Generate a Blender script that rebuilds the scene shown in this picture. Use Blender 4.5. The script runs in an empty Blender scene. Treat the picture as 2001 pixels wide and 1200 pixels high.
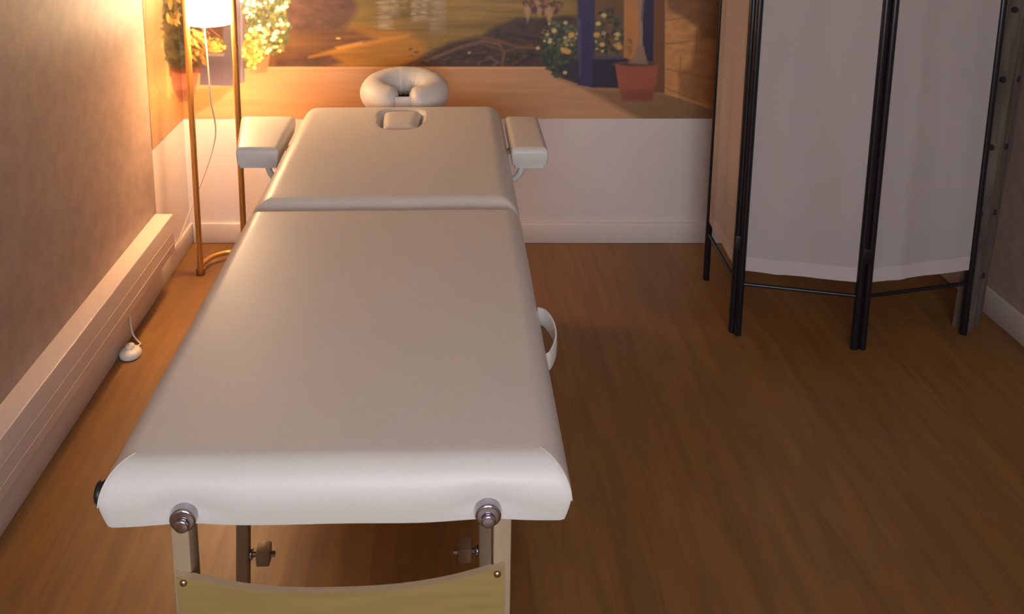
import bpy, bmesh, math, random
import numpy as np
from mathutils import Vector, Matrix, noise as mnoise
R = math.radians
C = bpy.context.scene.collection
sc = bpy.context.scene

# ------------------------------------------------------------------ camera
F, PX, PY, TH, H = 1720.0, 880.0, 40.0, R(10.9), 1.65
cam_d = bpy.data.cameras.new('camera'); cam = bpy.data.objects.new('camera', cam_d); C.objects.link(cam)
cam_d.sensor_width = 36; cam_d.lens = F / 2001 * 36
cam_d.shift_x = (1000.5 - PX) / 2001; cam_d.shift_y = -(600 - PY) / 2001
cam_d.clip_start = 0.02
cam.location = (0, 0, H); cam.rotation_euler = (R(90) - TH, 0, 0)
sc.camera = cam

def at(x, y, Y):
    """measured position -> point on the upright plane at distance Y"""
    dx, dz = (x - PX) / F, -(y - PY) / F
    d = Vector((dx, math.cos(TH) + dz * math.sin(TH), -math.sin(TH) + dz * math.cos(TH)))
    return Vector((0, 0, H)) + d * (Y / d.y)

# ------------------------------------------------------------------ materials
def mat(name, col, rough=0.5, metal=0.0, spec=0.5, **kw):
    m = bpy.data.materials.new(name); m.use_nodes = True
    b = m.node_tree.nodes['Principled BSDF']
    b.inputs['Base Color'].default_value = (*col, 1)
    b.inputs['Roughness'].default_value = rough
    b.inputs['Metallic'].default_value = metal
    b.inputs['Specular IOR Level'].default_value = spec
    for k, v in kw.items(): b.inputs[k.replace('_', ' ')].default_value = v
    return m

def nodes(m): return m.node_tree.nodes, m.node_tree.links, m.node_tree.nodes['Principled BSDF']

def texture(m, c1, c2, scale=(1, 1, 1), nscale=5, detail=4, bump=0.0, bdist=0.01, lo=.3, hi=.7, kind='noise'):
    n, l, b = nodes(m)
    tc = n.new('ShaderNodeTexCoord'); mp = n.new('ShaderNodeMapping'); mp.inputs['Scale'].default_value = scale
    l.new(tc.outputs['Object'], mp.inputs['Vector'])
    t = n.new('ShaderNodeTexNoise'); t.inputs['Scale'].default_value = nscale; t.inputs['Detail'].default_value = detail
    l.new(mp.outputs[0], t.inputs['Vector'])
    r = n.new('ShaderNodeValToRGB'); r.color_ramp.elements[0].position = lo; r.color_ramp.elements[1].position = hi
    r.color_ramp.elements[0].color = (*c1, 1); r.color_ramp.elements[1].color = (*c2, 1)
    l.new(t.outputs['Fac'], r.inputs[0]); l.new(r.outputs[0], b.inputs['Base Color'])
    if bump:
        bp = n.new('ShaderNodeBump'); bp.inputs['Strength'].default_value = bump; bp.inputs['Distance'].default_value = bdist
        l.new(t.outputs['Fac'], bp.inputs['Height']); l.new(bp.outputs[0], b.inputs['Normal'])
    return m

M = {}
M['white_paint'] = texture(mat('white_paint', (.8, .76, .72), .6), (.74, .66, .64), (.76, .68, .66), nscale=3, detail=3)
M['ceiling_paint'] = mat('ceiling_paint', (.78, .74, .72), .8)
M['skirting'] = mat('skirting_paint', (.72, .64, .60), .35)
M['taupe'] = texture(mat('taupe_wallpaper', (.3, .22, .18), .55), (.34, .245, .20), (.40, .295, .24), scale=(1, 1, 1), nscale=22, detail=6, bump=.2, bdist=.004, lo=.35, hi=.68)
M['vinyl'] = texture(mat('cream_leatherette', (.75, .7, .64), .42), (.66, .625, .58), (.69, .655, .61), nscale=260, detail=2, bump=.06, bdist=.001)
M['vinyl_seam'] = mat('leatherette_seam', (.69, .66, .62), .5)
M['beech'] = texture(mat('pale_beech', (.6, .45, .25), .45), (.34, .245, .15), (.41, .30, .19), scale=(12, 12, 1.2), nscale=6, detail=5)
M['ply'] = texture(mat('lacquered_plywood', (.6, .42, .18), .4), (.29, .195, .068), (.34, .235, .085), scale=(1.2, 12, 14), nscale=5, detail=6)
M['ply_edge'] = mat('plywood_edge', (.62, .46, .28), .5)
M['chrome'] = mat('chrome', (.46, .43, .48), .12, 1.0)
M['steel'] = mat('dull_screw_steel', (.45, .36, .24), .25, 1.0)
M['black_plastic'] = mat('black_plastic', (.012, .011, .012), .4)
M['gold'] = mat('satin_gold_metal', (.62, .34, .10), .38, .75)
M['gold_dark'] = mat('bronze_foot', (.30, .15, .05), .4, .6)
M['radiator'] = mat('radiator_enamel', (.70, .58, .51), .3)
M['groove'] = mat('radiator_groove', (.72, .61, .54), .3)
M['white_plastic'] = mat('white_plastic', (.78, .74, .68), .35)
M['cord'] = mat('cord_white', (.72, .66, .58), .5)
M['black_lacquer'] = mat('black_lacquer', (.010, .009, .013), .28)
M['fabric'] = texture(mat('offwhite_fabric', (.6, .54, .5), .95), (.42, .365, .345), (.46, .405, .385), scale=(1, 1, .25), nscale=7, detail=4, bump=.15, bdist=.01)
M['hem'] = mat('offwhite_hem', (.52, .455, .44), .95)
M['timber'] = texture(mat('weathered_timber', (.25, .19, .16), .8), (.09, .066, .052), (.19, .15, .125), scale=(9, 9, 1.3), nscale=4, detail=7, bump=.6, bdist=.006)
M['iron'] = mat('dark_iron', (.03, .022, .02), .6, .3)
M['dark_board'] = mat('dark_cradle_board', (.03, .015, .012), .6)

def lampshade_mat():
    m = bpy.data.materials.new('glowing_shade'); m.use_nodes = True
    n, l, b = nodes(m)
    b.inputs['Base Color'].default_value = (.9, .8, .65, 1); b.inputs['Roughness'].default_value = .9
    b.inputs['Emission Color'].default_value = (1, .64, .35, 1); b.inputs['Emission Strength'].default_value = 15.0
    return m
M['shade'] = lampshade_mat()

def floor_mat():
    m = mat('wood_floor', (.3, .15, .05), .42); n, l, b = nodes(m)
    tc = n.new('ShaderNodeTexCoord')
    br = n.new('ShaderNodeTexBrick')
    mp = n.new('ShaderNodeMapping'); mp.inputs['Rotation'].default_value = (0, 0, R(90))
    l.new(tc.outputs['Object'], mp.inputs['Vector']); l.new(mp.outputs[0], br.inputs['Vector'])
    br.inputs['Scale'].default_value = 1; br.inputs['Brick Width'].default_value = 1.2; br.inputs['Row Height'].default_value = .185
    br.inputs['Mortar Size'].default_value = .0009; br.inputs['Mortar Smooth'].default_value = .3; br.offset = .37
    br.inputs['Color1'].default_value = (.235, .112, .031, 1); br.inputs['Color2'].default_value = (.262, .127, .036, 1)
    br.inputs['Mortar'].default_value = (.20, .09, .03, 1)
    mp2 = n.new('ShaderNodeMapping'); mp2.inputs['Scale'].default_value = (14, 1.1, 1)
    l.new(tc.outputs['Object'], mp2.inputs['Vector'])
    t = n.new('ShaderNodeTexNoise'); t.inputs['Scale'].default_value = 2.2; t.inputs['Detail'].default_value = 6; t.inputs['Distortion'].default_value = .6
    l.new(mp2.outputs[0], t.inputs['Vector'])
    t2 = n.new('ShaderNodeTexNoise'); t2.inputs['Scale'].default_value = 3.5; t2.inputs['Detail'].default_value = 3
    mp3 = n.new('ShaderNodeMapping'); mp3.inputs['Scale'].default_value = (1.6, .6, 1)
    l.new(tc.outputs['Object'], mp3.inputs['Vector']); l.new(mp3.outputs[0], t2.inputs['Vector'])
    mx = n.new('ShaderNodeMix'); mx.data_type = 'RGBA'; mx.blend_type = 'MULTIPLY'; mx.inputs[0].default_value = 1
    r = n.new('ShaderNodeValToRGB'); r.color_ramp.elements[0].position = .3; r.color_ramp.elements[1].position = .72
    r.color_ramp.elements[0].color = (.80, .77, .74, 1); r.color_ramp.elements[1].color = (1.12, 1.12, 1.1, 1)
    l.new(t.outputs['Fac'], r.inputs[0]); l.new(br.outputs['Color'], mx.inputs[6]); l.new(r.outputs[0], mx.inputs[7])
    mx2 = n.new('ShaderNodeMix'); mx2.data_type = 'RGBA'; mx2.blend_type = 'MULTIPLY'; mx2.inputs[0].default_value = 1
    r2 = n.new('ShaderNodeValToRGB'); r2.color_ramp.elements[0].position = .3; r2.color_ramp.elements[1].position = .7
    r2.color_ramp.elements[0].color = (.86, .84, .82, 1); r2.color_ramp.elements[1].color = (1.08, 1.1, 1.1, 1)
    l.new(t2.outputs['Fac'], r2.inputs[0]); l.new(mx.outputs[2], mx2.inputs[6]); l.new(r2.outputs[0], mx2.inputs[7])
    l.new(mx2.outputs[2], b.inputs['Base Color'])
    return m
M['floor'] = floor_mat()

# ------------------------------------------------------------------ helpers
def obj(name, bm, m, parent=None, smooth=True, loc=None):
    me = bpy.data.meshes.new(name)
    bmesh.ops.recalc_face_normals(bm, faces=bm.faces)
    bm.to_mesh(me); bm.free()
    for mm in (m if isinstance(m, (list, tuple)) else [m]): me.materials.append(mm)
    if smooth:
        me.polygons.foreach_set('use_smooth', [True] * len(me.polygons))
        try: me.set_sharp_from_angle(angle=R(40))
        except Exception: pass
    o = bpy.data.objects.new(name, me); C.objects.link(o)
    if parent:
        o.parent = parent; o.matrix_parent_inverse = Matrix.Translation(-parent.location) if parent.type == 'EMPTY' else Matrix()
    return o
def tag(o, label=None, cat=None, group=None, kind=None):
    if label: o['label'] = label
    if cat: o['category'] = cat
    if group: o['group'] = group
    if kind: o['kind'] = kind
    return o
def thing(name, label, cat, loc=(0, 0, 0), group=None):
    o = bpy.data.objects.new(name, None); C.objects.link(o); o.location = loc; o.empty_display_size = .1
    return tag(o, label, cat, group)

def bx(bm, lo, hi, bev=0.0, seg=2, rot=None):
    lo, hi = Vector(lo), Vector(hi); c = (lo + hi) / 2; s = hi - lo
    r = bmesh.ops.create_cube(bm, size=1, matrix=Matrix.Translation(c) @ Matrix.Diagonal((s.x, s.y, s.z, 1)))
    if bev:
        es = list({e for v in r['verts'] for e in v.link_edges})
        bmesh.ops.bevel(bm, geom=es, offset=bev, segments=seg, affect='EDGES', profile=.5)
    return bm
def box(lo, hi, bev=0.0, seg=2): return bx(bmesh.new(), lo, hi, bev, seg)

def cyl(bm, a, b, r, r2=None, n=24, bev=0.0):
    a, b = Vector(a), Vector(b); d = b - a
    q = d.to_track_quat('Z', 'Y').to_matrix().to_4x4()
    g = bmesh.ops.create_cone(bm, cap_ends=True, segments=n, radius1=r, radius2=r if r2 is None else r2, depth=d.length,
                              matrix=Matrix.Translation((a + b) / 2) @ q)
    if bev:
        es = list({e for v in g['verts'] for e in v.link_edges if any(len(f.verts) > 4 for f in e.link_faces)})
        bmesh.ops.bevel(bm, geom=es, offset=bev, segments=3, affect='EDGES', profile=.5)
    return bm

def spline(pts, n=8):
    P = [Vector(p) for p in pts]; P = [2 * P[0] - P[1]] + P + [2 * P[-1] - P[-2]]; out = []
    for i in range(1, len(P) - 2):
        for k in range(n):
            t = k / n
            a, b, c, d = P[i - 1], P[i], P[i + 1], P[i + 2]
            out.append(.5 * ((2 * b) + (c - a) * t + (2 * a - 5 * b + 4 * c - d) * t * t + (3 * b - a - 3 * c + d) * t ** 3))
    out.append(P[-2]); return out

def tube(bm, pts, rad, n=12, closed=False, ell=None):
    """sweep; rad is a number or a function of t; ell=(horizontal, vertical) scale"""
    P = [Vector(p) for p in pts]; N = len(P); rings = []; up = Vector((0, 0, 1)); prev = None
    for i, p in enumerate(P):
        t = (P[(i + 1) % N] - P[i - 1]) if closed else (P[min(i + 1, N - 1)] - P[max(i - 1, 0)])
        t.normalize()
        if prev is None:
            s = t.cross(up)
            if s.length < .1: s = Vector((1, 0, 0))
        else: s = prev - t * prev.dot(t)
        s.normalize(); prev = s.copy(); u = s.cross(t).normalized()
        r = rad(i / (N - 1)) if callable(rad) else rad
        eh, ev = ell or (1, 1)
        rings.append([bm.verts.new(p + s * math.cos(2 * math.pi * k / n) * r * eh + u * math.sin(2 * math.pi * k / n) * r * ev) for k in range(n)])
    for i in range(N if closed else N - 1):
        A, B = rings[i], rings[(i + 1) % N]
        for k in range(n): bm.faces.new((A[k], A[(k + 1) % n], B[(k + 1) % n], B[k]))
    if not closed:
        bm.faces.new(rings[0][::-1]); bm.faces.new(rings[-1])
    return bm

def lathe(bm, prof, c, n=40, sx=1, sy=1):
    c = Vector(c); rings = []
    for r, z in prof:
        rings.append([bm.verts.new(c + Vector((math.cos(2 * math.pi * k / n) * r * sx, math.sin(2 * math.pi * k / n) * r * sy, z))) for k in range(n)])
    for A, B in zip(rings, rings[1:]):
        for k in range(n): bm.faces.new((A[k], A[(k + 1) % n], B[(k + 1) % n], B[k]))
    bm.faces.new(rings[0][::-1]); bm.faces.new(rings[-1]); return bm

def axis_coords(half, r, k=9, step=.02):
    """coordinates across a pad: close together in the rounded zones"""
    e = [half - r + r * math.sin(a) * 1.0 for a in np.linspace(0, math.pi / 2, k)]
    # square-to-arc: use tan spacing so the arc is even
    e = [half - r + r * math.tan(a) for a in np.linspace(0, math.pi / 4, k)]
    m = max(2, int(2 * (half - r) / step))
    mid = list(np.linspace(-(half - r), half - r, m + 1))
    return [-v for v in e[::-1]][:-1] + mid + e[1:]

def pad(lo, hi, rc, rv, tuck=.012, step=.02, disp=None, taper=None, crown=.003, pn=5, pf=5):
    """upholstered cushion: rolled edges on top and at the corners, tucked in below"""
    lo, hi = Vector(lo), Vector(hi); c = (lo + hi) / 2; hx, hy = (hi.x - lo.x) / 2, (hi.y - lo.y) / 2; th = hi.z - lo.z
    xs, ys = axis_coords(hx, rc, step=step), axis_coords(hy, rc, step=step)
    zt = [th - rv + rv * math.tan(a) for a in np.linspace(0, math.pi / 4, 9)]
    zs = list(np.linspace(0, th - rv, 7))[:-1] + zt
    bm = bmesh.new(); cache = {}
    def V(x, y, z):
        key = (round(x, 6), round(y, 6), round(z, 6))
        if key in cache: return cache[key]
        qx, qy, qz = max(-hx + rc, min(hx - rc, x)), max(-hy + rc, min(hy - rc, y)), min(th - rv, z)
        d = Vector(((x - qx) / rc, (y - qy) / rc, (z - qz) / rv))
        e_ = pn if d.y < 0 else pf
        t_ = (abs(d.x) ** e_ + abs(d.y) ** e_) ** (1 / e_)      # near-mitred corners
        m_ = max(abs(d.x), abs(d.y)); L = math.hypot(m_, d.z)
        if L > 1e-9 and t_ > 1e-9:
            full = max(m_, abs(d.z))
            d = Vector((d.x / t_ * m_ / L * full, d.y / t_ * m_ / L * full, d.z / L * full))
        px, py, pz = qx + d.x * rc, qy + d.y * rc, qz + d.z * rv
        zm = th * .5
        if pz < zm:
            k = tuck * ((zm - pz) / zm) ** 1.4
            px *= 1 - k / hx; py *= 1 - k / hy
        ff = max(0, 1 - (px / hx) ** 4) * max(0, 1 - (py / hy) ** 4)
        if z >= th - 1e-6: pz += crown * ff
        if taper: px = taper(px, py / hy)
        p = Vector((px, py, pz)) + Vector((c.x, c.y, lo.z))
        if disp: p = disp(p)
        v = bm.verts.new(p); cache[key] = v; return v
    for i in range(len(xs) - 1):
        for j in range(len(ys) - 1):
            bm.faces.new([V(xs[a], ys[b], zs[-1]) for a, b in ((i, j), (i + 1, j), (i + 1, j + 1), (i, j + 1))])
    for i in range(len(zs) - 1):
        for j in range(len(xs) - 1):
            for s in (-hy, hy):
                bm.faces.new([V(xs[a], s, zs[b]) for a, b in ((j, i), (j + 1, i), (j + 1, i + 1), (j, i + 1))])
        for j in range(len(ys) - 1):
            for s in (-hx, hx):
                bm.faces.new([V(s, ys[a], zs[b]) for a, b in ((j, i), (j + 1, i), (j + 1, i + 1), (j, i + 1))])
    ring = [V(x, -hy, 0) for x in xs] + [V(hx, y, 0) for y in ys[1:]] + [V(x, hy, 0) for x in xs[::-1][1:]] + [V(-hx, y, 0) for y in ys[::-1][1:-1]]
    bm.faces.new(ring[::-1])
    return bm

# ------------------------------------------------------------------ the room
XL, XR, YB, YF, ZC = -1.115, 1.955, 3.535, -1.9, 2.45
YT = 3.14     # the wallpaper on the left wall ends here
tag(obj('floor', box((XL - .1, YF - .1, -.06), (XR + .1, YB + .1, 0)), M['floor'], smooth=False), kind='structure')
tag(obj('ceiling', box((XL - .1, YF - .1, ZC), (XR + .1, YB + .1, ZC + .06)), M['ceiling_paint'], smooth=False), kind='structure')
tag(obj('wall_back', box((XL - .1, YB, 0), (XR + .1, YB + .1, ZC)), M['white_paint'], smooth=False), kind='structure')
bm = box((XL - .1, YF, 0), (XL, YT, ZC)); bx(bm, (XL - .1, YT, 0), (XL, YB, ZC))
wl = obj('wall_left', bm, [M['taupe'], M['white_paint']], smooth=False)
for p in wl.data.polygons:
    if p.center.y > YT: p.material_index = 1
tag(wl, kind='structure')
tag(obj('wall_right', box((XR, YF, 0), (XR + .1, YB, ZC)), M['taupe'], smooth=False), kind='structure')
# wall behind the camera with its window
wx0, wx1, wz0, wz1 = -.75, 1.05, 1.0, 2.2
bm = box((XL, YF - .1, 0), (wx0, YF, ZC)); bx(bm, (wx1, YF - .1, 0), (XR, YF, ZC))
bx(bm, (wx0, YF - .1, 0), (wx1, YF, wz0)); bx(bm, (wx0, YF - .1, wz1), (wx1, YF, ZC))
tag(obj('wall_front', bm, M['white_paint'], smooth=False), kind='structure')
bm = bmesh.new()
for a, b in (((wx0, wz0), (wx0 + .05, wz1)), ((wx1 - .05, wz0), (wx1, wz1)), ((wx0, wz0), (wx1, wz0 + .05)), ((wx0, wz1 - .05), (wx1, wz1)), (((wx0 + wx1) / 2 - .03, wz0), ((wx0 + wx1) / 2 + .03, wz1))):
    bx(bm, (a[0], YF - .07, a[1]), (b[0], YF - .02, b[1]))
tag(obj('window_1', bm, M['skirting'], smooth=False), kind='structure')

def skirt(lo, hi): return box(lo, hi, .004, 2)
tag(obj('baseboard_back', skirt((XL + .015, YB - .015, 0), (XR - .015, YB, .09)), M['skirting']), kind='structure')
tag(obj('baseboard_left', skirt((XL, YF, 0), (XL + .015, YB, .09)), M['skirting']), kind='structure')
tag(obj('baseboard_right', skirt((XR - .015, YF, 0), (XR, YB, .10)), M['skirting']), kind='structure')

# ------------------------------------------------------------------ the printed wall mural
SS = 2; CX0, CY0, CW, CH = 270, -590, 1150, 830
np.random.seed(4); random.seed(4)
W_, H_ = CW * SS, CH * SS
img = np.zeros((H_, W_, 3), np.float32)
gx = (np.arange(W_) / SS + CX0)[None, :].repeat(H_, 0).astype(np.float32)
gy = (np.arange(H_) / SS + CY0)[:, None].repeat(W_, 1).astype(np.float32)
def vnoise(sx, sy, seed, octv=3):
    rs = np.random.RandomState(seed); out = np.zeros((H_, W_), np.float32); amp = 1; tot = 0
    for o in range(octv):
        nx, ny = int(CW / sx * 2 ** o) + 3, int(CH / sy * 2 ** o) + 3
        g = rs.rand(ny, nx).astype(np.float32)
        u = np.arange(W_) / W_ * (nx - 2); v = np.arange(H_) / H_ * (ny - 2)
        iu, iv = u.astype(int), v.astype(int); fu, fv = (u - iu), (v - iv)
        fu = fu * fu * (3 - 2 * fu); fv = fv * fv * (3 - 2 * fv)
        a = g[np.ix_(iv, iu)] * (1 - fu) + g[np.ix_(iv, iu + 1)] * fu
        b = g[np.ix_(iv + 1, iu)] * (1 - fu) + g[np.ix_(iv + 1, iu + 1)] * fu
        out += amp * (a * (1 - fv)[:, None] + b * fv[:, None]); tot += amp; amp *= .5
    return out / tot
def srgb(c): return np.array([((v / 255) / 12.92 if v <= 10 else (((v / 255) + .055) / 1.055) ** 2.4) for v in c], np.float32)
def blend(mask, col, reg=None):
    global img
    if reg is None: img = img * (1 - mask[..., None]) + col * mask[..., None]
    else:
        a = img[reg]; img[reg] = a * (1 - mask[..., None]) + col * mask[..., None]
def sub(x0, y0, x1, y1):
    j0, j1 = max(0, int((y0 - CY0) * SS)), min(H_, int((y1 - CY0) * SS) + 1)
    i0, i1 = max(0, int((x0 - CX0) * SS)), min(W_, int((x1 - CX0) * SS) + 1)
    return (slice(j0, j1), slice(i0, i1))
def ellipse(cx, cy, rx, ry, col, ang=0, soft=.25, al=1):
    m = max(rx, ry) * 1.5 + 2; rg = sub(cx - m, cy - m, cx + m, cy + m)
    if rg[0].start >= rg[0].stop or rg[1].start >= rg[1].stop: return
    x, y = gx[rg] - cx, gy[rg] - cy; c, s = math.cos(ang), math.sin(ang)
    d = np.sqrt(((x * c + y * s) / rx) ** 2 + ((-x * s + y * c) / ry) ** 2)
    blend(np.clip((1 + soft - d) / (2 * soft), 0, 1) * al, srgb(col), rg)
def poly(pts, col, soft=1.0, al=1, tex=None):
    xs, ys = [p[0] for p in pts], [p[1] for p in pts]
    rg = sub(min(xs) - 3, min(ys) - 3, max(xs) + 3, max(ys) + 3); x, y = gx[rg], gy[rg]
    ins = np.zeros(x.shape, bool); dist = np.full(x.shape, 1e9, np.float32); n = len(pts)
    for i in range(n):
        x1, y1 = pts[i]; x2, y2 = pts[(i + 1) % n]
        if y1 != y2:
            cnd = ((y1 > y) != (y2 > y)) & (x < (x2 - x1) * (y - y1) / (y2 - y1) + x1); ins ^= cnd
        dx, dy = x2 - x1, y2 - y1; L = dx * dx + dy * dy + 1e-9
        t = np.clip(((x - x1) * dx + (y - y1) * dy) / L, 0, 1)
        dist = np.minimum(dist, np.hypot(x - x1 - t * dx, y - y1 - t * dy))
    sd = np.where(ins, dist, -dist); m = np.clip(sd / (2 * soft) + .5, 0, 1) * al
    c = srgb(col)
    if tex is not None: c = c * tex[rg][..., None]
    blend(m, c, rg)
def stroke(pts, w, col, soft=.8, al=1):
    for (x1, y1), (x2, y2) in zip(pts, pts[1:]):
        rg = sub(min(x1, x2) - w - 2, min(y1, y2) - w - 2, max(x1, x2) + w + 2, max(y1, y2) + w + 2); x, y = gx[rg], gy[rg]
        dx, dy = x2 - x1, y2 - y1; L = dx * dx + dy * dy + 1e-9
        t = np.clip(((x - x1) * dx + (y - y1) * dy) / L, 0, 1); d = np.hypot(x - x1 - t * dx, y - y1 - t * dy)
        blend(np.clip((w / 2 - d) / (2 * soft) + .5, 0, 1) * al, srgb(col), rg)
def bush(cx, cy, rx, ry, greens, n, size=(3, 6), dots=(), nd=0, dsize=(2, 3.5)):
    for _ in range(n):
        a, r_ = random.uniform(0, 6.28), math.sqrt(random.random())
        ellipse(cx + rx * r_ * math.cos(a), cy + ry * r_ * math.sin(a), random.uniform(*size), random.uniform(*size) * .55, random.choice(greens), random.uniform(0, 3.14), .3, .85)
    for _ in range(nd):
        a, r_ = random.uniform(0, 6.28), math.sqrt(random.random())
        s = random.uniform(*dsize); ellipse(cx + rx * r_ * math.cos(a), cy + ry * r_ * math.sin(a), s, s * .85, random.choice(dots), 0, .35)

n1, n2, n3, n4 = vnoise(60, 40, 1), vnoise(16, 10, 2), vnoise(110, 7, 3), vnoise(14, 60, 5)
# far water and dusk background over everything
img[:] = srgb((118, 84, 48)); img *= (.55 + .9 * n1)[..., None]
sky = np.clip((-150 - gy) / 250, 0, 1)[..., None]; img[:] = img * (1 - sky) + (srgb((205, 168, 110)) * (.8 + .4 * n1)[..., None]) * sky
# golden water
poly([(560, -170), (1130, -170), (1130, 62), (1010, 50), (900, 80), (830, 130), (560, 130)], (138, 114, 50), 6, .85, (.55 + .9 * n3))
poly([(690, 50), (800, 62), (835, 90), (820, 131), (640, 131), (640, 104)], (176, 122, 40), 9, .9, (.7 + .6 * n3))
poly([(560, -60), (680, -40), (700, 20), (670, 60), (640, 66), (540, 70)], (104, 74, 62), 8, .95, (.6 + .8 * n2))
poly([(540, 66), (690, 58), (740, 78), (640, 104), (600, 118), (540, 124)], (118, 80, 52), 6, .85, (.7 + .6 * n3))
poly([(540, 118), (640, 104), (670, 122), (640, 131), (540, 131)], (80, 52, 48), 5, .8, (.6 + .8 * n2))
poly([(604, 112), (655, 97), (700, 85), (745, 76), (800, 68), (792, 73), (745, 82), (700, 92), (650, 104)], (220, 156, 58), 4.5, .8)
poly([(655, 92), (708, 81), (708, 86), (660, 97)], (236, 172, 74), 2.6, .7)
poly([(840, -150), (1122, -150), (1122, 28), (1010, 26), (900, 48), (850, 20)], (158, 128, 60), 10, .8, (.65 + .7 * n3))
# pale reflections falling down the water
for x0, w, y1 in ((754, 13, 54), (772, 7, 30), (822, 17, 42), (856, 14, 62)): poly([(x0 - w, -160), (x0 + w, -160), (x0 + w, y1), (x0 - w, y1)], (160, 146, 116), 7, .5, (.6 + .8 * n3))
for x0, w, y1, al in ((753, 24, 58, .62), (770, 12, 30, .45), (810, 12, 42, .55), (828, 14, 40, .6), (850, 20, 62, .4), (866, 10, 40, .35), (790, 10, 20, .3)):
    for k in range(60):
        y = -160 + (y1 + 160) * k / 60 + random.uniform(-2, 2)
        ellipse(x0 + random.uniform(-w, w) * .4, y, w * random.uniform(.25, .6), random.uniform(1.2, 2.6), random.choice([(178, 160, 128), (160, 142, 108), (196, 180, 152)]), 0, .5, al * .85)
# far bank above the frame
poly([(560, -330), (1130, -330), (1130, -160), (560, -160)], (70, 66, 40), 14, .9, (.5 + 1.0 * n2))
# dark bank and driftwood on the right of the water
poly([(780, 131), (830, 108), (880, 82), (940, 72), (960, 55), (1010, 36), (1060, 40), (1110, 30), (1130, 60), (1130, 131)], (70, 52, 44), 5, .95, (.5 + 1.0 * n2))
poly([(1000, 50), (1010, 36), (1130, 30), (1130, 90), (1030, 74)], (72, 54, 46), 5, .9, (.5 + 1.0 * n2))
stroke([(800, 130), (850, 112), (900, 92), (945, 80), (975, 86), (985, 104), (980, 131)], 5.5, (128, 92, 66), 1.8, .85)
stroke([(905, 92), (940, 84), (962, 92), (990, 100), (1040, 88)], 4, (112, 80, 60), 1.8, .8)
stroke([(930, 70), (975, 80), (1010, 92), (1048, 94)], 5, (124, 90, 58), 2, .8)
stroke([(935, 122), (958, 112), (972, 122), (960, 131)], 5, (120, 92, 66), 1.8, .75)
stroke([(990, 66), (1030, 74), (1060, 78)], 5, (50, 40, 40), 2, .8)
stroke([(1010, 128), (1040, 108), (1060, 112), (1070, 131)], 5, (46, 42, 48), 2, .8)
for _ in range(70):
    ellipse(random.uniform(800, 1060), random.uniform(96, 131), random.uniform(2, 7), random.uniform(1, 3), random.choice([(44, 34, 36), (92, 70, 56), (60, 44, 42), (110, 84, 62)]), random.uniform(-.7, .2), .4, .6)
ellipse(917, 103, 3, 2.5, (188, 158, 96)); ellipse(661, 75, 4.5, 2, (232, 186, 120), 0, .4)
# terrace
tp = [(270, 240), (270, 150), (330, 150), (500, 131), (1078, 131), (1085, 150), (1160, 172), (1280, 176), (1420, 190), (1420, 240)]
poly(tp, (206, 158, 114), 1, 1, (.88 + .2 * n3))
stroke([(500, 132.5), (1080, 132.5)], 3.5, (232, 176, 128), 1, .8)
poly([(1085, 150), (1160, 172), (1300, 180), (1420, 200), (1420, 240), (1262, 240), (1200, 206), (1140, 172)], (134, 100, 68), 7, .85, (.85 + .3 * n2))
poly([(330, 182), (420, 170), (458, 168), (428, 196), (360, 236), (330, 240)], (178, 122, 70), 3, .75)
# stone jamb at the left, running round the corner
poly([(270, -600), (322, -600), (330, 140), (334, 180), (350, 236), (345, 280), (270, 280)], (176, 136, 92), 2, 1, (.82 + .36 * n4))
for pts in ([(276, 100), (290, 96), (306, 70), (316, 62)], [(283, -100), (286, 96), (296, 215)], [(270, -40), (316, -50)], [(270, 200), (292, 205), (300, 200)], [(270, -180), (318, -190)], [(300, 100), (304, 160), (316, 190)], [(270, -330), (320, -330)], [(270, -470), (320, -474)]):
    stroke(pts, 1.8, (150, 96, 52), .8, .6)
stroke([(318, -590), (319, 90), (327, 120), (330, 190)], 6, (214, 180, 118), 2, .7)
# blue door frames: outer posts left and right, with stone beyond
poly([(437, 50), (456, 50), (456, 168), (437, 168)], (104, 96, 112), 1)
poly([(458, -600), (473, -600), (478, 160), (462, 165)], (112, 104, 124), 1); poly([(466, -600), (469, -600), (474, 160), (471, 162)], (150, 140, 158), 1, .7)
poly([(395, -600), (404, -600), (404, 60), (398, 60)], (96, 88, 104), 1, .9)
poly([(392, 107), (438, 107), (438, 168), (390, 166)], (104, 92, 108), 1)
poly([(400, 104), (438, 104), (438, 110), (402, 110)], (146, 132, 148), .8, .8)
poly([(406, 52), (436, 52), (436, 84), (412, 84)], (92, 60, 44), 2, .9); stroke([(408, 54), (430, 72)], 2, (160, 104, 56))
bush(420, 88, 20, 14, [(190, 170, 60), (150, 140, 50), (110, 108, 44), (214, 186, 70)], 110, (3, 6))
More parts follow.
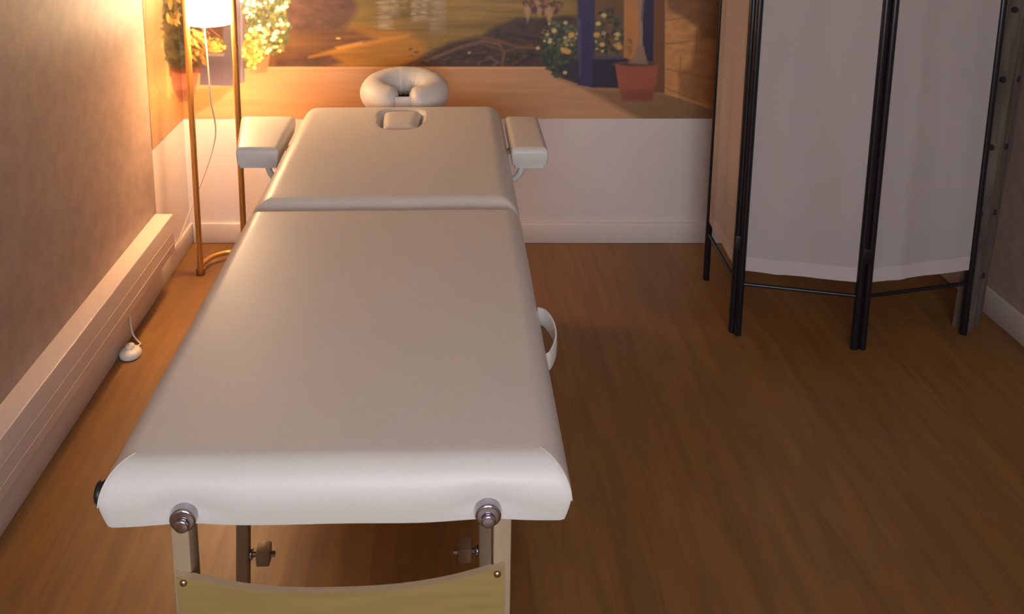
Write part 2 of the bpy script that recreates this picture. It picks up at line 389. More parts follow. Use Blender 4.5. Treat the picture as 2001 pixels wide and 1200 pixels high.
# leafy shrub in a terracotta pot
poly([(334, 136), (388, 134), (386, 160), (378, 188), (346, 190), (336, 168)], (168, 108, 82), 1.5)
ellipse(361, 138, 27, 6, (122, 70, 50)); poly([(340, 176), (380, 172), (376, 198), (350, 200)], (120, 74, 58), 3, .8)
poly([(316, -120), (400, -130), (396, 80), (388, 130), (336, 136), (320, 100)], (84, 74, 48), 5, .95, (.6 + .8 * n2))
bush(355, -60, 42, 90, [(96, 88, 52), (120, 112, 60), (70, 64, 44), (170, 146, 66), (140, 126, 58)], 330, (4, 9))
bush(346, 40, 28, 90, [(92, 84, 54), (120, 110, 64), (72, 62, 46), (104, 100, 66)], 240, (4, 8))
bush(346, 100, 22, 30, [(110, 112, 84), (84, 84, 66), (70, 66, 52)], 50, (4, 9))
for _ in range(90):
    a = random.uniform(.2, 1.3); x, y = random.uniform(372, 402), random.uniform(40, 122)
    ellipse(x, y, random.uniform(6, 10), random.uniform(2.2, 3.6), random.choice([(216, 184, 82), (196, 158, 60), (160, 126, 48), (232, 204, 104), (110, 76, 40)]), a + (.8 if y > 100 else -.6) * random.random(), .25)
for _ in range(24):
    ellipse(random.uniform(328, 350), random.uniform(-10, 46), random.uniform(6, 10), random.uniform(2.2, 4), random.choice([(214, 176, 80), (190, 150, 62), (150, 120, 54)]), random.uniform(.7, 2), .25)
# white flowering bush, yellow green bush, orange pot
poly([(500, 98), (529, 96), (522, 140), (500, 144)], (220, 128, 78), 1.2); poly([(488, 130), (512, 128), (510, 142), (490, 144)], (214, 136, 92), 1.5)
bush(518, -10, 48, 70, [(110, 122, 58), (136, 146, 72), (84, 96, 50), (160, 158, 92)], 420, (4, 7), [(244, 232, 206), (250, 240, 220), (232, 214, 178), (236, 206, 190)], 150, (2.6, 5))
bush(524, 60, 44, 46, [(120, 128, 66), (100, 112, 60), (142, 142, 76), (86, 92, 54)], 260, (4, 7), [(246, 232, 208), (240, 214, 196), (232, 222, 150)], 46, (2.5, 5))
bush(494, 98, 20, 36, [(160, 158, 60), (134, 140, 54), (186, 176, 70)], 130, (3, 6), [(232, 220, 96), (240, 226, 120)], 30, (2.5, 4))
# right side: pale hanging blossoms, flower bush, blue frames, planter
bush(1064, 8, 40, 18, [(112, 72, 56), (90, 58, 48), (150, 110, 74)], 70, (4, 8))
for cx, cy, w, h in ((1031, 24, 7, 16), (1073, 28, 9, 18), (1054, 22, 6, 9), (1050, 6, 7, 6)):
    poly([(cx - w, cy - h * .5), (cx, cy - h), (cx + w, cy - h * .4), (cx + w * .5, cy + h * .5), (cx, cy + h * 1.2), (cx - w * .5, cy + h * .4)], (196, 156, 116), 2.6, .75)
stroke([(1079, 0), (1079, -40)], 2, (216, 180, 140)); ellipse(1044, 20, 6, 6, (100, 56, 58))
bush(1100, 104, 38, 48, [(56, 66, 48), (72, 84, 56), (44, 50, 46), (86, 96, 62), (50, 58, 60)], 330, (4, 7))
bush(1094, 70, 36, 30, [(96, 104, 70), (76, 84, 56), (120, 116, 78)], 90, (3, 6), [(180, 168, 110), (196, 184, 136), (180, 156, 84)], 16, (2.2, 4.4))
bush(1190, 66, 30, 50, [(70, 76, 56), (96, 88, 62), (54, 56, 44), (124, 96, 66)], 220, (4, 7), [(176, 160, 116), (160, 140, 100)], 7, (2.4, 5))
poly([(1126, -600), (1164, -600), (1162, 172), (1130, 166)], (58, 52, 92), 1); poly([(1128, 36), (1135, 36), (1136, 150), (1130, 150)], (92, 92, 122), 2, .6)
poly([(1158, 112), (1226, 112), (1226, 172), (1158, 170)], (44, 38, 62), 1.4); poly([(1160, 106), (1224, 108), (1222, 116), (1160, 116)], (88, 82, 104), 1.5, .8)
poly([(1086, 130), (1132, 120), (1132, 166), (1100, 152)], (48, 46, 62), 3, .9)
poly([(1221, -600), (1258, -600), (1254, 124), (1219, 112)], (196, 134, 78), 1.5, 1, (.9 + .2 * n2)); bush(1228, 90, 8, 14, [(176, 128, 70), (150, 108, 60)], 20, (3, 6))
poly([(1256, -600), (1288, -600), (1285, 124), (1256, 124)], (52, 44, 74), 1.2)
for cx, cy, s in ((1104, 99, 6.5), (1110, 101, 5.5), (1051, 94, 3.8), (1166, 68, 6), (1169, 46, 5), (1177, 87, 5), (1210, 92, 6), (1177, 100, 3), (1104, 142, 4), (1074, 82, 4), (1083, 60, 5), (1117, 68, 6), (1180, 30, 5), (1207, 67, 5)):
    ellipse(cx, cy, s, s * .85, (222, 168, 84) if s in (6.5, 5.5, 6) else (214, 190, 120), 0, .35)
# little tree trunk in its pot
stroke([(1246, -260), (1250, 0), (1252, 60), (1250, 124)], 8, (166, 136, 116), 1); stroke([(1254, -200), (1258, -10), (1254, 40)], 4, (128, 98, 104), 1)
poly([(1246, 90), (1258, 90), (1264, 128), (1228, 130), (1240, 112)], (160, 126, 98), 1.5)
bush(1250, -270, 70, 62, [(84, 96, 50), (110, 118, 60), (66, 76, 44), (150, 146, 80)], 420, (5, 10))
poly([(1284, -600), (1301, -600), (1299, 182), (1276, 180)], (128, 84, 54), 1.4)
poly([(1301, -600), (1420, -600), (1420, 214), (1394, 214), (1340, 196), (1299, 184)], (216, 152, 92), 1.5, 1, (.72 + .5 * n2))
for y0, y1 in ((40, 24), (86, 74), (134, 132), (172, 190), (-20, -34), (-90, -104), (-170, -190), (-260, -280), (-360, -380), (-460, -480)):
    stroke([(1300, y0), (1410, y1 + (y0 > 100) * 26)], 2.2, (124, 80, 48), 1.2, .55)
for x, y in ((1362, 60), (1330, 110), (1372, 100), (1330, 160), (1350, 0), (1322, -60), (1372, -130), (1340, -220), (1362, -320), (1325, -420)):
    stroke([(x, y), (x - 2, y + 44)], 2.2, (124, 80, 48), 1.2, .5)
poly([(1360, 60), (1420, 60), (1420, 214), (1330, 190), (1324, 140), (1350, 132)], (142, 92, 54), 6, .7, (.85 + .3 * n2))
poly([(1301, -60), (1420, -60), (1420, 70), (1370, 76), (1362, 54), (1336, 34), (1303, 18)], (128, 84, 54), 5, .85, (.85 + .3 * n2))
poly([(1202, 124), (1288, 124), (1281, 168), (1274, 196), (1216, 196), (1208, 168)], (166, 92, 68), 1.2, 1, (.9 + .2 * n1))
ellipse(1245, 126, 42, 6, (150, 92, 64)); ellipse(1245, 125, 38, 4, (92, 66, 54)); poly([(1214, 178), (1278, 174), (1274, 198), (1216, 198)], (120, 68, 52), 4, .6)
poly([(1228, 124), (1240, 108), (1262, 108), (1266, 126)], (158, 126, 100), 2, .9)

rg = sub(CX0, CY0, 580, 172); wt_ = np.clip((575 - gx[rg]) / 60, 0, 1)[..., None] * np.clip((172 - gy[rg]) / 46, 0, 1)[..., None]
dp_ = np.clip(img[rg], 0, 1) ** 1.35 * .92; dp_ = dp_ * .80 + dp_.mean(-1, keepdims=True) * .20
img[rg] = img[rg] * (1 - wt_) + dp_ * wt_      # left of the print darkened to offset the strong lamp light there
for _ in range(2): img[1:-1, 1:-1] = (img[1:-1, 1:-1] * 2 + img[:-2, 1:-1] + img[2:, 1:-1] + img[1:-1, :-2] + img[1:-1, 2:]) / 6
def proj(x, y, z):
    c, s = math.cos(TH), math.sin(TH); h = H - z; zc = y * c + h * s; v = h * c - y * s
    return PX + F * x / zc, PY + F * v / zc
def sample(u, v):
    i = np.clip((u - CX0) * SS, 0, W_ - 2); j = np.clip((v - CY0) * SS, 0, H_ - 2)
    i0, j0 = i.astype(int), j.astype(int); fi, fj = (i - i0)[..., None], (j - j0)[..., None]
    return (img[j0, i0] * (1 - fi) + img[j0, i0 + 1] * fi) * (1 - fj) + (img[j0 + 1, i0] * (1 - fi) + img[j0 + 1, i0 + 1] * fi) * fj
def mural_grid(us, zs, fn):
    U, Z = np.meshgrid(us, zs); X, Y = fn(U); u, v = proj(X, Y, Z)
    co = np.stack([X, Y, Z], -1).reshape(-1, 3); col = sample(u, v).reshape(-1, 3)
    nx, nz = len(us), len(zs); i = (np.arange(nz - 1)[:, None] * nx + np.arange(nx - 1)[None, :]).ravel()
    return co, col, np.stack([i, i + 1, i + nx + 1, i + nx], -1)
zm = np.concatenate([np.arange(.552, 1.15, .0022), np.arange(1.15, 2.2, .008), [2.2]])
eps = .0015; XM = 1.098
def unwrap(u):   # u runs along the left wall, round the corner and along the back wall
    L = YB - eps - YT
    return np.where(u < 0, XL + eps, XL + eps + u), np.where(u < 0, YB - eps + np.maximum(u, -L), YB - eps)
us = np.concatenate([np.arange(-(YB - eps - YT), -.001, .0022), [0], np.arange(.0022, XM - XL, .0022)])
co, col, fc = mural_grid(us, zm, unwrap)
me = bpy.data.meshes.new('wall_mural'); me.vertices.add(len(co)); me.vertices.foreach_set('co', co.ravel().astype(np.float32))
me.loops.add(fc.size); me.loops.foreach_set('vertex_index', fc.ravel().astype(np.int32)); me.polygons.add(len(fc))
me.polygons.foreach_set('loop_start', (np.arange(len(fc)) * 4).astype(np.int32)); me.update(calc_edges=True)
at_ = me.color_attributes.new('print', 'FLOAT_COLOR', 'POINT')
at_.data.foreach_set('color', np.concatenate([col, np.ones((len(col), 1))], 1).astype(np.float32).ravel())
mm = mat('printed_mural', (.5, .4, .3), .45); n, l, b = nodes(mm)
a = n.new('ShaderNodeAttribute'); a.attribute_name = 'print'; l.new(a.outputs['Color'], b.inputs['Base Color'])
me.materials.append(mm)
mo = bpy.data.objects.new('wall_mural', me); C.objects.link(mo)
tag(mo, 'photo mural of a lakeside terrace with blue frames and potted plants on the back wall', 'mural')
del img, gx, gy

# ------------------------------------------------------------------ massage table
TX, TW = -.168, .70
y0, ys_, y1 = 1.135, 2.118, 3.035
zb, zt = .667, .763
t = thing('massage_table', 'cream padded folding massage table with pale wooden legs in the middle of the room', 'massage table', (TX, 2.08, 0))
KX = (-.392, .056)
def dent(p):
    if p.y < y0 + .03:
        for kx in KX:
            d2 = ((p.x - kx) / .045) ** 2 + ((p.z - .70) / .022) ** 2
            p.y += .009 * math.exp(-d2)
            # lower hem lifts a little over the fittings
            if p.z < .69: p.z += .004 * math.exp(-((p.x - kx) / .06) ** 2)
    p.z += .0012 * mnoise.noise(Vector((p.x * 9, p.y * 5, 3)))
    return p
obj('leg_cushion', pad((TX - TW / 2, y0, zb), (TX + TW / 2, ys_, zt), .046, .062, disp=dent, pn=14, pf=5, tuck=.009), M['vinyl'], t)
HXc, HYc = -.166, 2.852
def sq(p, hx, hy): return ((abs(p.x - HXc) / (hx * (1 + .10 * (p.y - HYc) / hy))) ** 3.2 + (abs(p.y - HYc) / hy) ** 3.2) ** (1 / 3.2)
def recess(p):
    if p.z > zt - .01:
        s = sq(p, .076, .115)
        k = max(0, min(1, (1.10 - s) / .28)); k = k * k * (3 - 2 * k); p.z -= .030 * k
    return p
obj('back_cushion', pad((TX - TW / 2, ys_ + .004, zb), (TX + TW / 2, y1, zt), .055, .06, disp=recess, step=.0065, pn=6, pf=3), M['vinyl'], t)
pl = pad((HXc - .061, HYc - .098, zt - .032), (HXc + .061, HYc + .100, zt + .001), .03, .02, tuck=.004, step=.01, taper=lambda x, v: x * (1 + .10 * v))
obj('face_hole_plug', pl, M['vinyl'], t)
# mitred seams at the foot end corners
for s in (-1, 1):
    hx, rc, rv = TW / 2, .046, .062; pts = []; kk = 2 ** (-1 / 14)
    for k in range(17):
        a_ = k / 16 * R(86)
        e_ = rc * math.sin(a_) * kk
        pts.append(Vector((TX + s * (hx - rc + e_ + .0003), y0 + rc - e_ - .0003, zt - rv + rv * math.cos(a_) + .0004)))
    obj('corner_seam', tube(bmesh.new(), pts, .0009, 6), M['vinyl_seam'], t)
# wooden rail under the pads
fr = bmesh.new()
for x0_, x1_ in ((TX - .31, TX - .285), (TX + .285, TX + .31)):
    bx(fr, (x0_, 1.24, .615), (x1_, 2.11, zb - .0005), .003); bx(fr, (x0_, 2.125, .615), (x1_, 2.97, zb - .0005), .003)
for yy in (1.25, 2.09, 2.13, 2.95): bx(fr, (TX - .285, yy - .01, .617), (TX + .285, yy + .01, zb - .001), .002)
obj('under_frame', fr, M['beech'], t)
# round chrome sockets on the foot end
for kx in KX:
    bm = cyl(bmesh.new(), (kx, y0 + .03, .688), (kx, y0 - .007, .688), .0195, n=40, bev=.004)
    so = obj('cradle_socket', bm, M['chrome'], t)
    bm = cyl(bmesh.new(), (kx, y0 - .006, .683), (kx, y0 - .013, .683), .0108, n=32, bev=.003)
    bpin = obj('socket_pin', bm, M['chrome']); bpin.parent = so
# legs, end panel, struts
def end_set(Yl, near=True):
    for s in (-1, 1):
        xo = TX + s * .249
        lg = obj('leg', box((xo - .014, Yl - .004, .0), (xo + .014, Yl + .034, .632), .003), M['beech'], t)
        ft = cyl(bmesh.new(), (xo, Yl + .015, 0), (xo, Yl + .015, .018), .0145, n=20, bev=.002)
        f_ = obj('foot_cap', ft, M['black_plastic']); f_.parent = lg
        obj('rear_leg', box((xo - s * .002 - .0045, Yl + .037, .03), (xo - s * .002 + .0055, Yl + .06, .63), .002), M['beech'], t)
    # panel with sagging upper edge
    bm = bmesh.new(); N = 40; a_, b_ = TX - .255, TX + .252; rows = []
    for k in range(N + 1):
        f = k / N; x = a_ + (b_ - a_) * f; sag = 1 - abs(2 * f - 1) ** 2.4
        ztop = .556 + .006 * f - .042 * sag
        if f < .03 or f > .97: ztop -= .004
        rows.append([bm.verts.new((x, yy, zz)) for yy, zz in ((Yl - .016, .20 + .03 * sag), (Yl - .016, ztop), (Yl - .0045, ztop), (Yl - .0045, .20 + .03 * sag))])
    for A, B in zip(rows, rows[1:]):
        for k in range(4): bm.faces.new((A[k], A[(k + 1) % 4], B[(k + 1) % 4], B[k]))
    bm.faces.new(rows[0]); bm.faces.new(rows[-1][::-1])
    o = obj('end_panel', bm, [M['ply'], M['ply_edge']], t, smooth=False)
    for p in o.data.polygons:
        if abs(p.normal.z) > .6: p.material_index = 1
    for sx, zz in ((a_ + .011, .540), (b_ - .011, .546)):
        sb = lathe(bmesh.new(), [(.0001, 0), (.0060, 0), (.0058, .0015), (.004, .0034), (.0001, .004)], (0, 0, 0), 20)
        bmesh.ops.transform(sb, matrix=Matrix.Translation((sx, Yl - .0161, zz)) @ Matrix.Rotation(R(90), 4, 'X'), verts=sb.verts)
        q = obj('screw', sb, M['steel']); q.parent = o
end_set(1.192)
end_set(2.90)
for s in (-1, 1):
    xo = TX + s * .236
    for Ya, Yb in ((1.56, 1.44), (2.56, 2.68)):
        bm = bmesh.new(); bx(bm, (-.012, -.012, 0), (.012, .012, 1), .0)
        d = Vector((0, Ya - Yb, .62 - .03)); q = d.to_track_quat('Z', 'Y').to_matrix().to_4x4()
        bmesh.ops.transform(bm, matrix=Matrix.Translation((xo, Yb, .025)) @ Matrix.Diagonal((1, 1, 1, 1)) @ q @ Matrix.Diagonal((1, 1, d.length, 1)), verts=bm.verts)
        bmesh.ops.bevel(bm, geom=list(bm.edges), offset=.002, segments=2, affect='EDGES')
        st = obj('strut', bm, M['beech'], t)
        zk = .302; yk = Yb + (Ya - Yb) * (zk - .03) / .59
        i_ = -s
        bm = cyl(bmesh.new(), (xo + i_ * .011, yk, zk), (xo + i_ * .028, yk, zk), .0055, n=20)
        bo = obj('bolt', bm, M['chrome']); bo.parent = st
        bo = obj('washer', cyl(bmesh.new(), (xo + i_ * .013, yk, zk), (xo + i_ * .019, yk, zk), .011, n=24, bev=.002), M['chrome']); bo.parent = st
        bo = obj('nut', cyl(bmesh.new(), (xo + i_ * .052, yk, zk), (xo + i_ * .062, yk, zk), .006, n=6), M['chrome']); bo.parent = st
        bm = box((min(xo + i_ * .027, xo + i_ * .053), yk - .016, zk - .016), (max(xo + i_ * .027, xo + i_ * .053), yk + .016, zk + .016), .003)
        wb = obj('spacer_block', bm, M['beech']); wb.parent = st
# black end knob on the left side
bm = cyl(bmesh.new(), (TX - TW / 2 + .012, 1.175, .702), (TX - TW / 2 - .004, 1.175, .702), .008, n=20)
cyl(bm, (TX - TW / 2 - .002, 1.175, .702), (TX - TW / 2 - .014, 1.175, .702), .0175, n=32, bev=.005)
obj('side_knob', bm, M['black_plastic'], t)
# carrying strap on the right side
sp = spline([(TX + .345, 1.500, .700), (TX + .358, 1.510, .703), (TX + .372, 1.545, .712), (TX + .371, 1.585, .720), (TX + .360, 1.62, .724), (TX + .347, 1.640, .720)], 8)
bm = bmesh.new(); rows = []
for p in sp:
    rows.append([bm.verts.new(p + Vector(d)) for d in ((-.0015, 0, -.019), (.0015, 0, -.019), (.0025, 0, 0), (.0015, 0, .019), (-.0015, 0, .019))])
for A, B in zip(rows, rows[1:]):
    for k in range(5): bm.faces.new((A[k], A[(k + 1) % 5], B[(k + 1) % 5], B[k]))
bm.faces.new(rows[0]); bm.faces.new(rows[-1][::-1])
obj('carrying_strap', bm, M['vinyl'], t)

# the table stands a touch askew in the room
def all_children(o):
    for ch in o.children: yield ch; yield from all_children(ch)
for o in all_children(t):
    for v in o.data.vertices: v.co.y += .022 * (v.co.x - TX)

# arm rests (each lifts off the table: own things)
def arm(lo, hi, label, taper, s):
    a = thing('arm_rest', label, 'armrest', ((lo[0] + hi[0]) / 2, (lo[1] + hi[1]) / 2, lo[2]), 'arm rests at the sides of the massage table')
    obj('cushion', pad(lo, hi, .018, .018, tuck=.004, step=.02, taper=taper), M['vinyl'], a)
    ins = .012
    obj('board', pad((lo[0] + ins, lo[1] + ins, lo[2] - .012), (hi[0] - ins, hi[1] - ins, lo[2] - .0005), .006, .003, tuck=0, step=.05, taper=taper, crown=0), M['vinyl_seam'], a)
    xi = lo[0] + .002 if s > 0 else hi[0] - .002
    for yy in (lo[1] + .035, hi[1] - .05):
        bm = tube(bmesh.new(), spline([(xi + s * .035, yy, lo[2] - .010), (xi + s * .028, yy, lo[2] - .035), (xi + s * .012, yy, lo[2] - .055), (xi - s * .004, yy, lo[2] - .060)], 6), .010, 12)
        obj('bracket', bm, M['white_plastic'], a)
arm((.188, 2.585, .695), (.303, 2.93, .751), 'cream padded arm rest on the right side of the massage table', None, 1)
arm((-.725, 2.585, .695), (-.535, 2.93, .751), 'cream padded arm rest on the left side of the massage table beside the lamp',
    lambda x, v: x * (1 - .16 * (1 - v)) + .017 * (1 - v), -1)

# face cradle
c = thing('face_cradle', 'cream horseshoe shaped face cushion at the head end of the massage table', 'face cradle', (-.171, 3.20, .74))
cx, cy, cz = -.171, 3.195, .762
path = []
for k in range(73):
    a_ = R(-90 + 9) + k / 72 * (math.pi * 2 - R(18))
    path.append(Vector((cx + .112 * math.cos(a_), cy + .090 * math.sin(a_), cz + .017 * math.sin(a_))))
def rad(tt):
    e = min(tt, 1 - tt) / .055
    return (.0565 - .001 * abs(2 * tt - 1)) * (math.sqrt(max(.02, 1 - (1 - min(1, e)) ** 2)))
bm = tube(bmesh.new(), path, rad, 28, ell=(1.0, 1.0))
for v in bm.verts:
    d = Vector((v.co.x - cx, v.co.y - cy)); a_ = math.atan2(d.y, d.x)
    r0 = 1 / math.hypot(math.cos(a_) / .112, math.sin(a_) / .090)
    wt = max(0, min(1, (r0 + .012 - d.length) / .03)) * max(0, math.sin(a_))      # gathers on the inner rim
    w = .0032 * math.sin(a_ * 22 + 1.5 * math.sin(a_ * 5)) * wt; v.co.x += d.x / d.length * w; v.co.y += d.y / d.length * w; v.co.z += w
    v.co += Vector((0, 0, .0022 * mnoise.noise(v.co * 22)))
obj('cushion', bm, M['vinyl'], c)
bm = bmesh.new(); N = 48; ri = []
for k in range(N):
    a_ = 2 * math.pi * k / N
    ri.append([bm.verts.new((cx + r_ * 1.12 * math.cos(a_), cy + r_ * math.sin(a_), .728 + z_ + .18 * r_ * math.sin(a_))) for r_, z_ in ((.012, -.010), (.098, -.010), (.098, 0), (.012, 0))])
for k in range(N):
    A, B = ri[k], ri[(k + 1) % N]
    for q in range(4): bm.faces.new((A[q], A[(q + 1) % 4], B[(q + 1) % 4], B[q]))
obj('support_board', bm, M['dark_board'], c)
obj('chin_strap', box((cx - .034, 3.083, .700), (cx + .034, 3.094, .773), .004), M['vinyl'], c)
for s in (-1, 1): obj('rod', cyl(bmesh.new(), (cx + s * .07, y1 + .008, .697), (cx + s * .07, 3.22, .712), .009, n=20), M['chrome'], c)

# ------------------------------------------------------------------ floor lamp
LX0, LX1, LY = -.990, -.812, 3.24
lc = (LX0 + LX1) / 2
lp = thing('floor_lamp', 'lit gold floor lamp with white drum shade between two slim poles at the left corner', 'floor lamp', (lc, LY, 0))
for x in (LX0, LX1):
    obj('pole', cyl(bmesh.new(), (x, LY, .028), (x, LY, 1.42), .0118, n=28), M['gold'], lp)
    obj('foot', lathe(bmesh.new(), [(.0165, 0), (.018, .004), (.018, .022), (.0165, .0275), (.008, .0278)], (x, LY, 0), 28), M['gold_dark'], lp)
bs = [(LX0, LY, .035), (LX0 + .004, LY + .03, .034), (LX0 + .03, LY + .09, .034), (lc, LY + .125, .034), (LX1 - .03, LY + .09, .034), (LX1 - .004, LY + .03, .034), (LX1, LY, .035)]
obj('base_hoop', tube(bmesh.new(), spline(bs, 8), .0100, 16), M['gold'], lp)
arc = [(LX0 + (LX1 - LX0) * (1 - math.cos(k / 20 * math.pi)) / 2, LY, 1.415 + .06 * math.sin(k / 20 * math.pi)) for k in range(21)]
obj('top_bow', tube(bmesh.new(), arc, .0115, 16), M['gold'], lp)
SB, ST, SR = 1.016, 1.30, .085
bm = bmesh.new(); N = 64; rr = []
for k in range(N):
    a_ = 2 * math.pi * k / N
    rr.append([bm.verts.new((lc + r_ * math.cos(a_), LY + r_ * math.sin(a_), z_)) for r_, z_ in ((SR - .0015, SB), (SR, SB + .0015), (SR, ST), (SR - .003, ST), (SR - .003, SB))])
for k in range(N):
    A, B = rr[k], rr[(k + 1) % N]
    for q in range(5): bm.faces.new((A[q], A[(q + 1) % 5], B[(q + 1) % 5], B[q]))
obj('lamp_shade', bm, M['shade'], lp)
bm = cyl(bmesh.new(), (lc, LY, 1.21), (lc, LY, 1.47), .006, n=16)
cyl(bm, (lc, LY, 1.20), (lc, LY, 1.26), .017, n=24)
obj('bulb_holder', bm, M['white_plastic'], lp)
for s in (1,): obj('shade_carrier', cyl(bmesh.new(), (LX0 + .008, LY, 1.285), (LX1 - .008, LY, 1.285), .003, n=12), M['gold'], lp)
bb = bmesh.new(); bmesh.ops.create_uvsphere(bb, u_segments=24, v_segments=16, radius=.028, matrix=Matrix.Translation((lc, LY, 1.172)))
glow = mat('bulb_glass', (1, .9, .7), .3); _, _, g_ = nodes(glow); g_.inputs['Emission Color'].default_value = (1, .55, .2, 1); g_.inputs['Emission Strength'].default_value = 20
obj('bulb', bb, glow, lp)
cp = [(lc - .016, LY + .0, 1.20), (lc - .016, LY, 1.02), at(400, 60, 3.25), at(404, 100, 3.26), at(409, 160, 3.29), at(412, 200, 3.32), at(419, 232, 3.37), at(421, 262, 3.40), at(413, 300, 3.41), at(395, 352, 3.40), at(373, 408, 3.37), at(352, 462, 3.31)]
cp[-1] = (-1.094, 3.28, .105)
cp += [(-1.1035, 3.14, .128), (-1.104, 2.95, .128), (-1.104, 2.81, .137), (-1.1, 2.775, .105), (-1.088, 2.755, .035), (-1.068, 2.745, .006), (-1.056, 2.735, .0045), (-1.051, 2.715, .010), (-1.056, 2.692, .014)]
obj('power_cord', tube(bmesh.new(), spline(cp, 8), .0032, 10), M['cord'], lp)

fs = thing('foot_switch', 'round white foot switch lying on the floor beneath the radiator', 'switch', (-1.063, 2.665, 0))
obj('housing', lathe(bmesh.new(), [(.030, 0.0003), (.034, .003), (.0358, .010), (.034, .018), (.027, .024), (.018, .026), (.0001, .0262)], (-1.0635, 2.665, 0), 48, 1, 1.05), M['white_plastic'], fs)
obj('button', lathe(bmesh.new(), [(.015, .0262), (.015, .034), (.0125, .038), (.0001, .0385)], (-1.066, 2.672, 0), 32), M['white_plastic'], fs)

# ------------------------------------------------------------------ radiator on the left wall
rd = thing('radiator', 'long low white electric skirting radiator mounted along the left wall', 'radiator', (XL, 2.3, .155))
XF = -1.048
bm = bmesh.new(); A = []
for yy in (1.35, 3.125):
    A.append([bm.verts.new((x_, yy, z_)) for x_, z_ in ((XL + .0005, .304), (XF, .304), (XF, .158), (XL + .022, .158), (XL + .022, .288), (XL + .0005, .288))])
for k in range(6): bm.faces.new((A[0][k], A[0][(k + 1) % 6], A[1][(k + 1) % 6], A[1][k]))
bm.faces.new(A[0]); bm.faces.new(A[1][::-1])
bmesh.ops.bevel(bm, geom=[e for e in bm.edges if min(v.co.x for v in e.verts) > XF - .001], offset=.0035, segments=3, affect='EDGES', profile=.5)
obj('casing', bm, M['radiator'], rd)
for z in (.238, .190): obj('front_rib', box((XF - .001, 1.36, z - .0015), (XF + .0007, 3.115, z + .0015)), M['groove'], rd, smooth=False)
obj('end_cap', box((XL + .0225, 3.1255, .160), (XF - .001, 3.130, .302), .002), M['radiator'], rd)

# ------------------------------------------------------------------ folding screen
scn = thing('folding_screen', 'three panel folding screen of off-white cloth in black poles at the right', 'folding screen', (1.37, 2.85, 0))
PA, PB, PC, PD = Vector((1.003, 3.20)), Vector((.984, 2.815)), Vector((1.375, 2.708)), Vector((1.784, 2.80))
SH = 1.78
def panel(a, b, first):
    d = (b - a).normalized(); nrm = Vector((d.y, -d.x))      # towards the camera side
    if nrm.y > 0 and abs(nrm.y) > .3: nrm = -nrm
    pa, pb = a + d * .001, b - d * .001
    for p in (pa, pb):
        o = obj('pole', cyl(bmesh.new(), (p.x, p.y, 0), (p.x, p.y, SH), .0124, n=20, bev=.002), M['black_lacquer'], scn)
    for z in (.192, SH - .04):
        obj('rail', cyl(bmesh.new(), (pa.x, pa.y, z), (pb.x, pb.y, z), .0065, n=16), M['black_lacquer'], scn)
    # cloth with slight waves, gathered over upper rail
    bm = bmesh.new(); nx, nz = 26, 60; f0, f1 = first
    A, B = a + d * f0, b - d * f1; g = []
    for side in (0, 1):
        rows = []
        for j in range(nz + 1):
            z = .243 + (SH - .02 - .243) * j / nz; row = []
            for i in range(nx + 1):
                f = i / nx; p = A + (B - A) * f
                wv = .005 * math.exp(-((f - .27 - .02 * math.sin(z * 3)) / .07) ** 2) + .0022 * math.sin(f * 9 + z * .9) * math.sin(f * math.pi) + .0006 * math.sin(f * 31 + 2 * z) * math.sin(f * math.pi)
                zz = z - (.001 * math.sin(f * math.pi) if j == 0 else 0)
                q = p + nrm * (.0035 + wv - side * .0016)
                row.append(bm.verts.new((q.x, q.y, zz)))
            rows.append(row)
        g.append(rows)
        for j in range(nz):
            for i in range(nx): bm.faces.new((rows[j][i], rows[j][i + 1], rows[j + 1][i + 1], rows[j + 1][i]))
    for j in range(nz):
        for i in (0, nx): bm.faces.new((g[0][j][i], g[0][j + 1][i], g[1][j + 1][i], g[1][j][i]))
    for i in range(nx):
        for j in (0, nz): bm.faces.new((g[0][j][i], g[0][j][i + 1], g[1][j][i + 1], g[1][j][i]))
    o = obj('cloth_panel', bm, [M['fabric'], M['hem']], scn)
    for p in o.data.polygons:
        if p.center.z < .30: p.material_index = 1
panel(PA, PB, (-.004, .010)); panel(PB + Vector((.012, -.019)), PC - Vector((.0128, 0)), (.012, .010)); panel(PC + Vector((.0128, 0)), PD, (.011, .010))
for p in ((PB + Vector((.006, -.009))), PC):
    for z in (.34, 1.25, 1.65):
        bm = box((p.x - .016, p.y - .0135, z - .026), (p.x + .016, p.y + .002, z + .026), .002)
        obj('hinge', bm, M['black_lacquer'], scn)

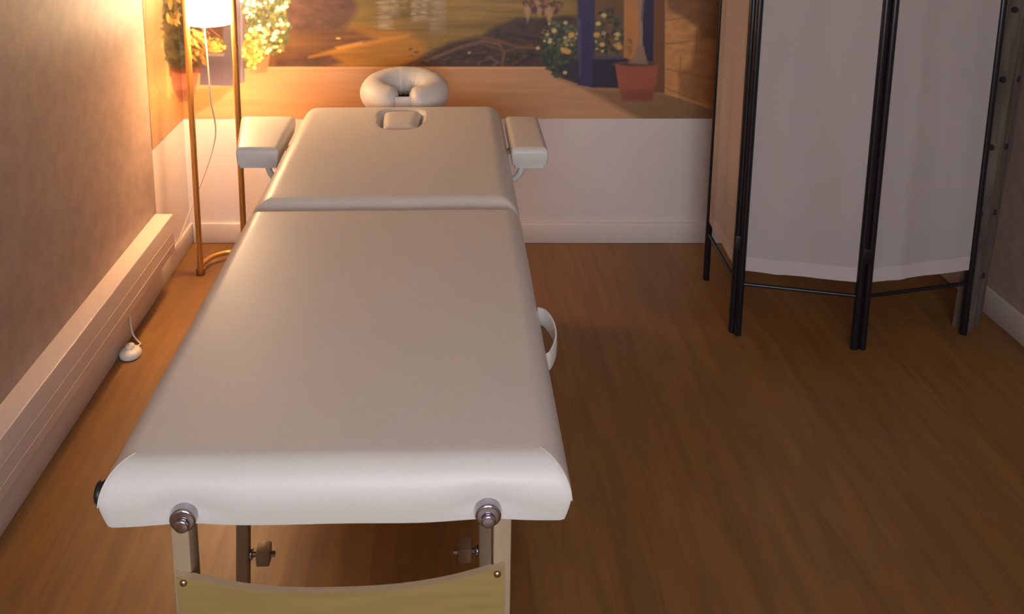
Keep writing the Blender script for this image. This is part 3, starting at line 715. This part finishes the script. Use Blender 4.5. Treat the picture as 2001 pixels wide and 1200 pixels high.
# ------------------------------------------------------------------ weathered post leaning on the right wall
tp_ = thing('timber_post', 'weathered grey wooden post with dark bolts leaning on the right wall behind the screen', 'wooden post', (1.84, 2.88, 0))
e0 = Vector((1.803, 2.806)); u1 = Vector((.76, .65)).normalized(); u2 = Vector((-.52, .85)).normalized(); HT = 1.32; lean = math.tan(R(2.9))
w1, w2 = .118, .056
bm = bmesh.new(); rows = []; N = 44
for k in range(N + 1):
    z = HT * k / N; row = []
    off = Vector((lean * z, 0))
    for p in (e0, e0 + u1 * w1 * .5, e0 + u1 * w1, e0 + u1 * w1 + u2 * w2, e0 + u2 * w2, e0 + u2 * w2 * .5):
        j = Vector((mnoise.noise(Vector((p.x * 30, p.y * 30, z * 7))), mnoise.noise(Vector((p.y * 30, p.x * 30, z * 7 + 9))))) * .003
        q = p + off + j; row.append(bm.verts.new((q.x, q.y, z)))
    rows.append(row)
for A, B in zip(rows, rows[1:]):
    for k in range(6): bm.faces.new((A[k], A[(k + 1) % 6], B[(k + 1) % 6], B[k]))
bm.faces.new(rows[0][::-1]); bm.faces.new(rows[-1])
obj('shaft', bm, M['timber'], tp_)
for z in (.20, .435, .67, .905, 1.14):
    for uu, ww, nn in ((u1, .05, Vector((u1.y, -u1.x))), (u2, .028, Vector((-u2.y, u2.x)))):
        p = e0 + uu * ww + Vector((lean * z, 0)); nn = nn if nn.y < 0 or nn.x < 0 else -nn
        a_, b_ = p - nn * .004, p + nn * .006
        obj('bolt_head', cyl(bmesh.new(), (a_.x, a_.y, z), (b_.x, b_.y, z), .0105, n=14, bev=.002), M['iron'], tp_)

# ------------------------------------------------------------------ light
def area(name, loc, rot, sx, sy, power, col):
    d = bpy.data.lights.new(name, 'AREA'); d.shape = 'RECTANGLE'; d.size = sx; d.size_y = sy; d.energy = power; d.color = col
    o = bpy.data.objects.new(name, d); C.objects.link(o); o.location = loc; o.rotation_euler = rot; return o
area('window_daylight', ((wx0 + wx1) / 2, YF - .09, (wz0 + wz1) / 2), (R(90), 0, 0), wx1 - wx0 - .1, wz1 - wz0 - .1, 29, (.87, .915, 1))
d = bpy.data.lights.new('bulb_light', 'POINT'); d.energy = 9; d.color = (1, .64, .35); d.shadow_soft_size = .03
o = bpy.data.objects.new('bulb_light', d); C.objects.link(o); o.location = (lc, LY, 1.13)
w = bpy.data.worlds.new('world'); sc.world = w; w.use_nodes = True
w.node_tree.nodes['Background'].inputs[0].default_value = (.5, .6, .8, 1); w.node_tree.nodes['Background'].inputs[1].default_value = .2

sc.view_settings.view_transform = 'Standard'; sc.view_settings.look = 'None'; sc.view_settings.gamma = 1
sc.view_settings.use_curve_mapping = False; sc.view_settings.exposure = 1.34
